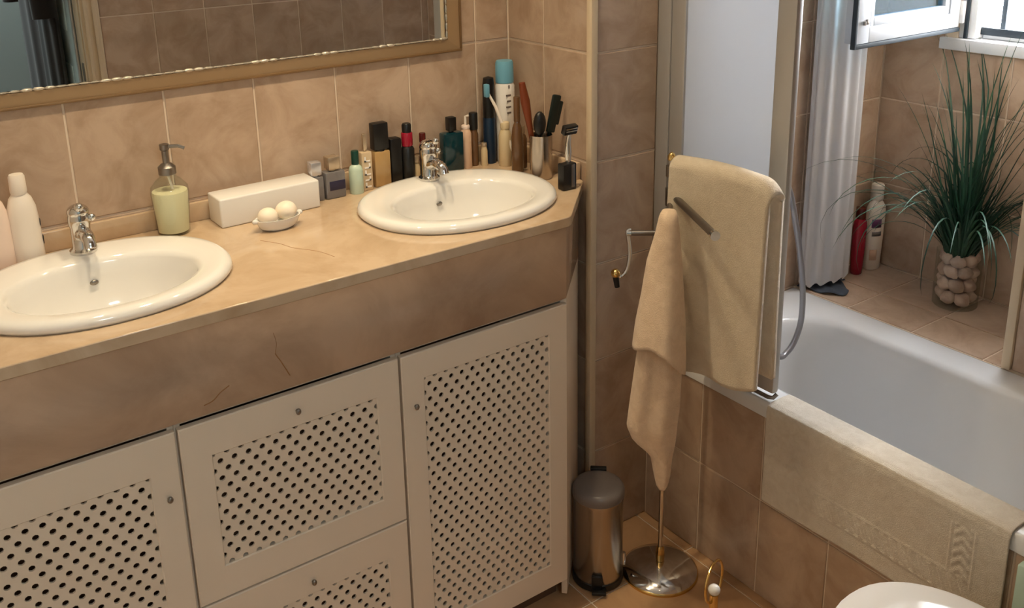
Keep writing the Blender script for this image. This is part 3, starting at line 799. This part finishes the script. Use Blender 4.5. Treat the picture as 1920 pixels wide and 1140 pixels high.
def arm(ex, ey, z, r=.0125, z1=None):
    p = MB().lathe(SX, SY, [(.0097, z - .02), (.018, z - .018), (.018, z + .018), (.0097, z + .02)], 16)
    d = Vector((ex - SX, ey - SY, (z1 or z) - z))
    p.tube([(SX + d.x * .04, SY + d.y * .04, z), (ex, ey, z1 or z)], r, 12)
    o = part(p, 'swivel_arm', 'nickel', ts)
    e = Vector((ex, ey, z1 or z)); dn = d.normalized()
    part(MB().tube([e - dn * .002, e + dn * .012], r * 1.22, 12), 'end_cap', 'chrome', o)
arm(1.990, 1.796, 1.485)
arm(2.187, 1.80, 1.562, .011)
arm(2.016, 2.009, 1.462, .009)
arm(2.068, 2.235, 1.345, .009)
# hanger with brass ball on the short arm
hg = thing('hook_hanger', 'bent chrome hook with brass ball hanging from the stand', 'hook', (2.068, 2.235, 1.33))
part(MB().tube(cr([(2.070, 2.233, 1.359), (2.060, 2.241, 1.352), (2.062, 2.239, 1.33), (2.067, 2.235, 1.27), (2.060, 2.24, 1.215), (2.045, 2.250, 1.190), (2.032, 2.260, 1.196)], 6), .0065, 8), 'hook_wire', 'chrome', hg)
part(MB().ell((2.028, 2.262, 1.20), .0165, .0165, .0165, 12, 8), 'ball', 'brass', hg, label='brass ball')
part(MB().tube([(2.029, 2.262, 1.187), (2.033, 2.258, 1.150)], [.011, .009], 10), 'tip', 'plastic_k', hg, label='black rubber tip')

# ------------------------------------------------------------------ towels
def bath_towel():
    A = Vector((2.172, 2.128)); B = Vector((2.192, 1.742))
    ax = (B - A); e = Vector((1, .05))
    def fn(u, v):
        # u along the arm, v from front hem over the top to back hem
        p = A + ax * u
        zt = 1.582 + .012 * math.sin(PI * u) - .035 * max(0, (u - .88) / .12) ** 2
        zf = .868 + .085 * u + .012 * math.sin(6 * u); zb = .93 + .03 * u
        rr = .032
        if v < .44:
            t = v / .44; z = zf + (zt - zf) * t
            o = -rr - (.012 + .01 * math.sin(7 * u + 1.2)) * (1 - t) - .006 * math.sin(11 * u + 3 * t) * (1 - t * .6)
        elif v > .56:
            t = (1 - v) / .44; z = zb + (zt - zb) * t
            o = rr + .012 * (1 - t) + .006 * math.sin(10 * u + 2 * t) * (1 - t * .6)
        else:
            a = (v - .44) / .12 * PI
            o = -rr * math.cos(a); z = zt + rr * math.sin(a) * .95
        q = p + e * o
        # ends round inwards a little towards the hem, as hung cloth does
        k = .020 * (1 - min(1, abs(v - .5) / .5)) * 0
        return (q.x, q.y, z)
    return MB().grid(fn, 44, 110)
single(bath_towel(), 'bath_towel', 'towel', 'thick cream bath towel folded over the arm of the towel stand', 'towel', (2.18, 1.94, 1.56), solid=.018, off=0, ang=80)

C2 = Vector((2.02, 2.02)); E1 = Vector((.714, -.70)); EN = Vector((.70, .714))
def hand_towel():
    mb = MB()
    rowsB = [(1.25, -.046, .040, .030), (1.12, -.060, .046, .034), (1.044, -.074, .052, .040), (.929, -.087, .058, .045), (.81, -.100, .056, .042), (.73, -.108, .049, .040), (.68, -.088, .046, .032), (.645, -.045, .041, .026), (.621, -.027, .037, .022), (.549, -.013, .032, .017), (.50, -.002, .022, .010), (.496, .004, .018, .006)]
    n = 64
    zs = [1.25 - (1.25 - .497) * k / 60 for k in range(61)]
    rs = []
    for z in zs:
        l, r, d = lerp_rows(rowsB, z); m_, hw = (l + r) / 2, (r - l) / 2
        ring = []
        for k in range(n):
            th = 2 * PI * k / n
            w = 1 + .24 * math.sin(5 * th + .8) * min(1, (1.3 - z) * 3) * (1 if z > .60 else .4)
            c, s = math.cos(th), math.sin(th)
            q = C2 + E1 * (m_ + hw * c) + EN * (d * s * w)
            ring.append((q.x, q.y, z))
        rs.append(ring)
    mb.rings(rs, False, True)
    rowsA = [(1.492, -.010, .024, .012), (1.475, -.018, .030, .030), (1.413, -.030, .038, .042), (1.323, -.053, .047, .052), (1.213, -.067, .055, .072), (1.12, -.082, .062, .086), (1.0, -.094, .066, .092)]
    rs = []
    for j in range(41):
        t = j / 40; ring = []
        for k in range(n):
            th = 2 * PI * k / n; c, s = math.cos(th), math.sin(th)
            zend = 1.078 - .078 * (c + .28) ** 2 + .02 * s
            z = 1.49 + (zend - 1.49) * t
            l, r, d = lerp_rows(rowsA, z); m_, hw = (l + r) / 2, (r - l) / 2
            w = 1 + .10 * math.sin(4 * th + .5) * t
            q = C2 + E1 * (m_ + hw * c * (1 + .05 * t)) + EN * (d * s * w - .018 * t * t)
            ring.append((q.x, q.y, z))
        rs.append(ring)
    mb.rings(rs, True, False)
    return mb
single(hand_towel(), 'hand_towel', 'towel2', 'long peach hand towel hanging in folds from the stand, below the bath towel', 'towel', (2.02, 2.02, 1.45), solid=.010, off=0, ang=80)

# ------------------------------------------------------------------ bathtub
def rrect(cx, cy, hx, hy, r, z, n=24):
    out = []
    for q, (sx, sy) in enumerate(((1, 1), (-1, 1), (-1, -1), (1, -1))):
        for k in range(n):
            a = PI / 2 * (q + k / (n - 1))
            out.append((cx + sx * (hx - r) + r * math.cos(a), cy + sy * (hy - r) + r * math.sin(a), z))
    return out
TX, TY = (2.362 + 3.2305) / 2, (.372 + 2.4475) / 2
HX, HY = (3.2305 - 2.362) / 2, (2.4475 - .372) / 2
tub = thing('bathtub', 'white built-in bathtub with tiled side panel under the window alcove', 'bathtub', (TX, TY, 0))
ix, iy = (2.478 + 3.085) / 2, 1.40
rs = [rrect(TX, TY, HX, HY, .012, .716), rrect(TX, TY, HX, HY, .012, .755), rrect(TX, TY, HX - .004, HY - .004, .012, .766), rrect(TX, TY, HX - .014, HY - .014, .012, .770),
      rrect(ix, iy, .318, .905, .22, .771), rrect(ix, iy, .303, .885, .22, .766), rrect(ix, iy, .290, .870, .22, .748), rrect(ix, iy, .282, .855, .22, .70),
      rrect(ix, iy, .262, .81, .21, .45), rrect(ix, iy, .240, .77, .20, .27), rrect(ix, iy, .20, .71, .17, .215), rrect(ix, iy, .10, .45, .10, .20)]
part(MB().rings(rs, False, True), 'tub_shell', 'enamel', tub, ang=50)
ap = part(MB().box(2.366 + TK, .372, .0, 2.40, 2.4475, .7155), 'tub_panel', 'grout', tub)
tiles(ap, 'x', 2.366 + TK, -1, .372, 2.446, 0, .7155, 2.158, 0, .2845, TH)
part(MB().lathe(ix, 2.05, [(0, .2005), (.03, .2005), (.034, .206), (.02, .209), (0, .209)], 20), 'drain', 'chrome', tub)

# bath mat over the tub edge
def mat_fn(u, v):
    yy = 1.853 - (1.853 - 1.030) * u
    path = [(2.500, .735), (2.482, .765), (2.462, .7765), (2.42, .7795), (2.375, .779), (2.354, .772), (2.348, .752), (2.349, .70), (2.352, .60), (2.353, .50), (2.353, .408)]
    ln = [0]
    for a_, b_ in zip(path, path[1:]): ln.append(ln[-1] + math.hypot(b_[0] - a_[0], b_[1] - a_[1]))
    d = v * ln[-1]
    for i in range(len(path) - 1):
        if d <= ln[i + 1] + 1e-9:
            t = (d - ln[i]) / (ln[i + 1] - ln[i])
            X = path[i][0] + (path[i + 1][0] - path[i][0]) * t; Z = path[i][1] + (path[i + 1][1] - path[i][1]) * t
            break
    hang = max(0, .74 - Z)
    X -= .006 * hang * (math.sin(u * 9 + .6) + .6) * 2
    # raised woven border: frame lines and slanting strokes
    if Z < .72:
        un, zn = u, (Z - .408) / (.77 - .408)
        h = 0
        def line(d, w): return max(0, 1 - abs(d) / w)
        inb = .12 < un < .90
        if inb:
            h = max(h, line(zn - .20, .016), line(zn - .40, .016))
            if .215 < zn < .385:
                ph = (un * 26 + zn * 5) % 1
                h = max(h, 1 if ph < .5 else 0)
        if .80 < un < .90 and zn > .40 and zn < .93:
            h = max(h, line(un - .81, .006), line(un - .895, .006))
            if .822 < un < .884:
                ph = (zn * 11 + abs(un - .853) * 26) % 1
                h = max(h, 1 if ph < .5 else 0)
        if .12 < un < .20 and zn > .40 and zn < .93:
            ph = (zn * 11 + abs(un - .16) * 26) % 1
            h = max(h, 1 if ph < .5 else 0)
        X -= .0035 * h
    return (X, yy, Z)
single(MB().grid(mat_fn, 260, 120), 'bath_mat', 'mat', 'ivory terry bath mat with woven border hung over the tub edge', 'bath mat', (2.40, 1.44, .775), solid=.006, off=-1, ang=80)

# ------------------------------------------------------------------ shower screen
sc = thing('shower_screen', 'frosted shower screen in satin aluminium frame on the tub edge', 'shower screen', (2.395, 2.15, .771))
part(MB().box(2.378, 2.385, .772, 2.414, 2.447, 3.15, .004), 'wall_profile', 'alu', sc)
part(MB().box(2.382, 2.318, .80, 2.410, 2.3845, 3.15, .006), 'stile', 'alu', sc)
part(MB().box(2.380, 1.858, .80, 2.412, 1.932, 3.15, .008), 'stile', 'alu', sc)
part(MB().box(2.384, 1.9325, .795, 2.408, 2.3175, .84, .004), 'bottom_rail', 'alu', sc)
part(MB().box(2.384, 1.9325, 3.10, 2.408, 2.3175, 3.15, .004), 'top_rail', 'alu', sc)
part(MB().box(2.392, 1.930, .838, 2.398, 2.320, 3.102), 'frosted_pane', 'opal', sc, smooth=False)
part(MB().tube([(2.381, 2.384, .784), (2.381, 1.875, .784), (2.385, 1.858, .788), (2.397, 1.853, .80)], .0075, 8), 'rubber_seal', 'nickel', sc)

# ------------------------------------------------------------------ shower mixer and hose (mostly behind the frosted pane)
sm = thing('shower_mixer', 'chrome shower mixer with grey hose looping in front of the curtain', 'shower mixer', (2.72, 2.44, 1.05))
part(MB().box(2.62, 2.40, 1.02, 2.86, 2.4435, 1.08, .016, 3), 'mixer_body', 'chrome', sm)
part(MB().tube([(2.74, 2.44, 1.4), (2.74, 2.41, 1.42), (2.74, 2.41, 2.5), (2.74, 2.44, 2.52)], .010, 10), 'riser_rail', 'chrome', sm)
hz = [(2.74, 2.395, 2.05), (2.715, 2.30, 1.75), (2.70, 2.18, 1.49), (2.767, 2.15, 1.390), (2.826, 2.15, 1.23), (2.864, 2.15, 1.094), (2.894, 2.15, .953), (2.899, 2.15, .82), (2.868, 2.15, .738), (2.824, 2.15, .700), (2.777, 2.15, .698), (2.72, 2.19, .76), (2.68, 2.30, .90), (2.66, 2.38, .99), (2.66, 2.41, 1.02)]
part(MB().tube(cr(hz, 8), .0115, 10), 'hose', 'hose', sm, label='grey ribbed shower hose')
part(MB().tube([(2.74, 2.40, 2.05), (2.74, 2.36, 2.22)], .014, 10).lathe(2.74, 2.335, [(0, 0), (.05, 0), (.05, .02), (.02, .04), (0, .04)], 20, z0=2.22), 'hand_shower', 'chrome', sm)

# ------------------------------------------------------------------ curtain gathered at the alcove's end
cu = thing('shower_curtain', 'white curtain gathered in folds at the end of the alcove', 'curtain', (3.345, 2.362, .80))
CU = Vector((3.322, 2.366)); D1 = Vector((.94, -.34)); D2 = Vector((.34, .94))
def cur(u, v):
    z = .806 + (3.30 - .806) * v
    th = 2 * PI * u
    w = 1 + .20 * math.sin(11 * th + .7 * v) * (1 - .35 * v) + .05 * math.sin(5 * th + 2)
    hx = .112 - .006 * v + .004 * math.sin(3 * v); hy = .042
    q = CU + D1 * (hx * math.cos(th) * (1 + .05 * math.sin(11 * th))) + D2 * (hy * math.sin(th) * w)
    return (q.x, q.y, z + (.012 * math.sin(11 * th) + .012 * math.cos(th)) * (1 - v) ** 6)
part(MB().grid(cur, 150, 30, closed=True), 'curtain_fabric', 'curtain', cu, ang=70)
part(MB().tube([(3.235, .38, 3.34), (3.235, 2.44, 3.34)], .012, 10), 'curtain_rail', 'alu', cu)
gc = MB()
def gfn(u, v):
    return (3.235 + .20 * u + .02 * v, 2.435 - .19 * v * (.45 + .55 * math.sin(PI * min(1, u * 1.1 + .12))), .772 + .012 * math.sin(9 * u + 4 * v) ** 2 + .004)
single(MB().grid(gfn, 24, 14), 'grey_sheet', 'slategrey', 'slate grey sheet lying flat on the ledge under the curtain hem', 'cloth', (3.33, 2.38, .772), solid=.004, off=1, ang=80)  # thin dark grey sheet laid on the ledge below the hem

# ------------------------------------------------------------------ shampoo bottles on the ledge
LZ = .77
x, y = 3.675, 2.372
sh = thing('shampoo_bottle', 'white shampoo bottle with purple label on the alcove ledge', 'bottle', (x, y, LZ))
part(MB().lathe(x, y, [(0, .001), (.040, .001), (.044, .006), (.047, .12), (.051, .26), (.048, .29), (.036, .312), (.026, .322), (.025, .328), (0, .328)], 28, sy=.72, z0=LZ), 'body', 'plastic_w', sh)
part(MB().lathe(x, y, [(0, .327), (.025, .327), (.027, .333), (.0265, .395), (.022, .400), (0, .400)], 20, z0=LZ), 'cap', 'plastic_w', sh)
def decal(x, y, r, sy, a0, a1, z0, z1, n=8, lift=.0012):
    vs = []; fs = []
    for k in range(n + 1):
        a = a0 + (a1 - a0) * k / n
        for z in (z0, z1):
            vs.append((x + (r + lift) * math.cos(a), y + (r + lift) * sy * math.sin(a), z))
    for k in range(n): fs.append((2 * k, 2 * k + 2, 2 * k + 3, 2 * k + 1))
    return MB().add(vs, fs)
part(decal(x, y, .0505, .72, math.radians(205), math.radians(262), LZ + .205, LZ + .245), 'label', 'purple', sh, solid=.001)
part(decal(x, y, .0480, .72, math.radians(210), math.radians(268), LZ + .165, LZ + .185), 'print_band', 'plastic_g', sh, solid=.001)
part(decal(x, y, .0470, .72, math.radians(205), math.radians(250), LZ + .05, LZ + .10), 'print_mark', 'pinkbeige', sh, solid=.001)
x, y = 3.565, 2.372
rd = thing('shampoo_bottle', 'dark red bottle half hidden by the curtain on the ledge', 'bottle', (x, y, LZ))
part(MB().lathe(x, y, [(0, .001), (.026, .001), (.029, .005), (.031, .04), (.035, .13), (.035, .22), (.031, .25), (.022, .262), (0, .262)], 24, sy=.8, z0=LZ), 'body', 'red', rd)
part(MB().lathe(x, y, [(0, .261), (.021, .261), (.022, .264), (.021, .31), (0, .314)], 18, z0=LZ), 'cap', 'redbrown', rd)

# ------------------------------------------------------------------ glass vase with pebbles and grass plant
VX, VY = 3.600, 1.928
va = thing('glass_vase', 'clear glass vase full of pebbles on the alcove ledge', 'vase', (VX, VY, LZ))
part(MB().lathe(VX, VY, [(0, .001), (.082, .001), (.086, .005), (.088, .236), (.086, .238)], 40, z0=LZ), 'vase_glass', 'glass', va)
pm = []
for k in range(4):
    mb = MB().ell((0, 0, 0), .034, .027 + .003 * (k % 2), .031, 14, 9, jit=.09)
    pm.append(mb.mesh('pebble', K['pebble'], smooth=True, ang=80))
kk = 0
for lay in range(4):
    zc = LZ + .046 + lay * .054
    n = 6
    for i in range(n):
        a = 2 * PI * (i + .5 * (lay % 2)) / n + rnd.uniform(-.1, .1)
        rr = .0495
        o = bpy.data.objects.new('pebble', pm[kk % 4]); kk += 1
        COL.objects.link(o)
        o.location = Vector((VX + rr * math.cos(a), VY + rr * math.sin(a), zc + rnd.uniform(-.006, .006))) * S
        o.rotation_euler = (rnd.uniform(-.5, .5), rnd.uniform(-.5, .5), a + PI / 2 + rnd.uniform(-.3, .3))
        s = rnd.uniform(.88, 1.02); o.scale = (s, s, s)
        tag(o, 'rounded beige pink pebble inside the glass vase', 'pebble', 'pebbles in the glass vase')
gp = thing('grass_plant', 'green grass plant with long arching blades standing in the pebble vase', 'plant', (VX, VY, LZ + .20))
def blade(az, length, up, droop, w, base):
    pts = []
    m = 14
    d = Vector((math.cos(az), math.sin(az), 0)); sd = Vector((-math.sin(az), math.cos(az), 0))
    p = Vector(base); ang = up
    vs = []; fs = []
    for k in range(m + 1):
        t = k / m
        ww = w * (1 - t) ** .6 * min(1, .5 + 3 * t)
        nrm = Vector((-d.x * math.sin(ang), -d.y * math.sin(ang), math.cos(ang)))
        vs += [p - sd * ww, p + nrm * (-ww * .45), p + sd * ww]
        st = length / m
        p = p + (d * math.cos(ang) + Vector((0, 0, 1)) * math.sin(ang)) * st
        ang -= droop / m * (0.4 + 1.8 * t)
        if p.x > 3.735: p.x = 3.735
        if p.z < LZ + .008: p.z = LZ + .008
        if p.y > 2.435: p.y = 2.435
        if p.y < 1.525: p.y = 1.525
        if p.y > 2.10 and p.z > 1.86: p.y = 2.10
    for k in range(m):
        b = 3 * k
        fs += [(b, b + 1, b + 4, b + 3), (b + 1, b + 2, b + 5, b + 4)]
    return MB().add(vs, fs)
def add_blade(*a):
    part(blade(*a), 'leaf', 'leaf', gp, ang=80)
for k in range(44):   # upright inner blades
    az = rnd.uniform(0, 2 * PI); L = rnd.uniform(.55, 1.0)
    add_blade(az, L, rnd.uniform(1.25, 1.54), rnd.uniform(.05, .7), rnd.uniform(.0055, .0085), (VX + rnd.uniform(-.035, .035), VY + rnd.uniform(-.035, .035), LZ + .20))
for k in range(56):   # arching outer blades
    az = 2 * PI * k / 56 + rnd.uniform(-.1, .1); L = rnd.uniform(.5, .85)
    add_blade(az, L, rnd.uniform(.95, 1.35), rnd.uniform(1.2, 2.6), rnd.uniform(.0045, .007), (VX + .03 * math.cos(az), VY + .03 * math.sin(az), LZ + .20))
for az, L, dr in ((2.35, .85, 2.9), (2.9, .8, 2.8), (3.4, .8, 3.0), (3.9, .75, 3.1), (4.6, .7, 3.0), (5.2, .7, 2.7), (4.25, .72, 3.3), (2.0, .7, 2.6)):
    add_blade(az, L, 1.15, dr, .0055, (VX + .03 * math.cos(az), VY + .03 * math.sin(az), LZ + .20))
tuft = MB()
for k in range(170):
    az = rnd.uniform(0, 2 * PI)
    b = blade(az, rnd.uniform(.22, .42), rnd.uniform(1.1, 1.5), rnd.uniform(.1, .8), .007, (VX + rnd.uniform(-.04, .04), VY + rnd.uniform(-.04, .04), LZ + .19))
    tuft.add(b.v, b.f)
part(tuft, 'leaf_tuft', 'leaf', gp, kind='stuff', ang=80)

# ------------------------------------------------------------------ toilet
TXc, TYf = 1.962, 1.228
to = thing('toilet', 'white toilet with closed rounded lid at the bottom of the photo', 'toilet', (TXc, .9, 0))
def oval(hx, y0, y1, z, n=48):
    cy = (y0 + y1) / 2; hy = (y1 - y0) / 2
    return [(TXc + hx * math.copysign(abs(math.cos(a)) ** .9, math.cos(a)), cy + hy * math.copysign(abs(math.sin(a)) ** .9, math.sin(a)), z) for a in (2 * PI * k / n for k in range(n))]
part(MB().rings([oval(.13, .55, .98, 0), oval(.13, .55, .98, .05), oval(.12, .55, .98, .25), oval(.19, .5, 1.14, .45), oval(.215, .5, 1.195, .55), oval(.215, .5, 1.195, .575)], True, True), 'pan', 'ceramic', to, ang=60)
part(MB().rings([oval(.236, .62, 1.225, .578), oval(.242, .615, 1.23, .592), oval(.236, .62, 1.225, .606)], True, True), 'seat', 'ceramic', to, ang=50)
part(MB().rings([oval(.238, .62, 1.23, .608), oval(.246, .612, 1.24, .618), oval(.245, .613, 1.239, .630), oval(.230, .63, 1.22, .636), oval(.18, .70, 1.14, .641)], True, True), 'lid', 'ceramic', to, ang=60)
part(MB().box(TXc - .26, .376, .56, TXc + .26, .60, 1.02, .02, 3), 'tank', 'ceramic', to)
part(MB().box(TXc - .27, .376, 1.021, TXc + .27, .61, 1.06, .014, 3), 'tank_lid', 'ceramic', to)

# ------------------------------------------------------------------ brass ring-handled stand
RX, RY = 1.857, 1.615
rs_ = thing('paper_stand', 'brass stand with ring handle and white ball on the floor before the tub', 'stand', (RX, RY, 0))
part(MB().lathe(RX, RY, [(0, 0), (.10, 0), (.105, .006), (.10, .014), (.03, .022), (.012, .028), (0, .028)], 32), 'base', 'brass', rs_)
part(MB().tube([(RX, RY, .026), (RX, RY, .425)], .0135, 12), 'post', 'brass', rs_)
part(MB().ell((RX, RY, .440), .0185, .0185, .017, 16, 10), 'ball', 'ceramic', rs_, label='white ceramic ball')
ra = Vector((.97, .22, 0)).normalized()
part(MB().tube([Vector((RX + .002, RY + .004, .466)) + (Vector((.058, .0205, 0)) * math.cos(2 * PI * k / 40) + Vector((-.004, .0, .066)) * math.sin(2 * PI * k / 40)) for k in range(40)], .0042, 8, closed=True), 'ring_handle', 'brass', rs_)

single(MB().box(2.325, .62, 0, 2.358, .992, .712, .006), 'storage_board', 'mint', 'pale mint green board leaning flat on the tub panel by the frame edge', 'board', (2.34, .8, 0))

# ------------------------------------------------------------------ robes on the open door (seen in the mirror)
def robe(cy, hw, ztop, zbot, dx, seed, m, label, sleeve_side):
    t = thing('bath_robe', label, 'robe', (.95, cy, ztop))
    def fn(u, v):
        th = 2 * PI * u; z = ztop + (zbot - ztop) * v
        sp = .45 + .55 * min(1, v * 3.0); sp *= 1 + .12 * v
        w = 1 + .16 * math.sin(7 * th + seed + 1.5 * v) * min(1, v * 2)
        return (dx + .045 * math.cos(th) * w, cy + hw * sp * math.sin(th) * (1 + .05 * math.sin(5 * th)), z + .02 * math.sin(3 * th) * v)
    part(MB().grid(fn, 72, 24, closed=True), 'robe_body', m, t, ang=80)
    sy = cy + sleeve_side * hw * .8
    part(MB().tube(cr([(dx - .02, cy + sleeve_side * hw * .45, ztop - .06), (dx - .045, sy, ztop - .35), (dx - .05, sy + sleeve_side * .05, ztop - .75), (dx - .045, sy + sleeve_side * .06, ztop - .95)], 5), [.05] * 5 + [.06] * 5 + [.068] * 6, 14), 'sleeve', m, t, ang=80)
    part(MB().tube([(1.0655, cy, ztop + .03), (dx + .01, cy, ztop + .03), (dx - .01, cy, ztop + .06)], .009, 8), 'hook', 'nickel', t)
    return t
robe(-.14, .17, 2.78, 1.30, 1.006, .4, 'robe2', 'black brown robe hanging on the open door in the mirror, nearest the hinge', 1)
robe(-.635, .25, 2.80, 1.18, .998, 2.1, 'robe', 'dark brown robe hanging on the open door in the mirror, farther from the hinge', -1)
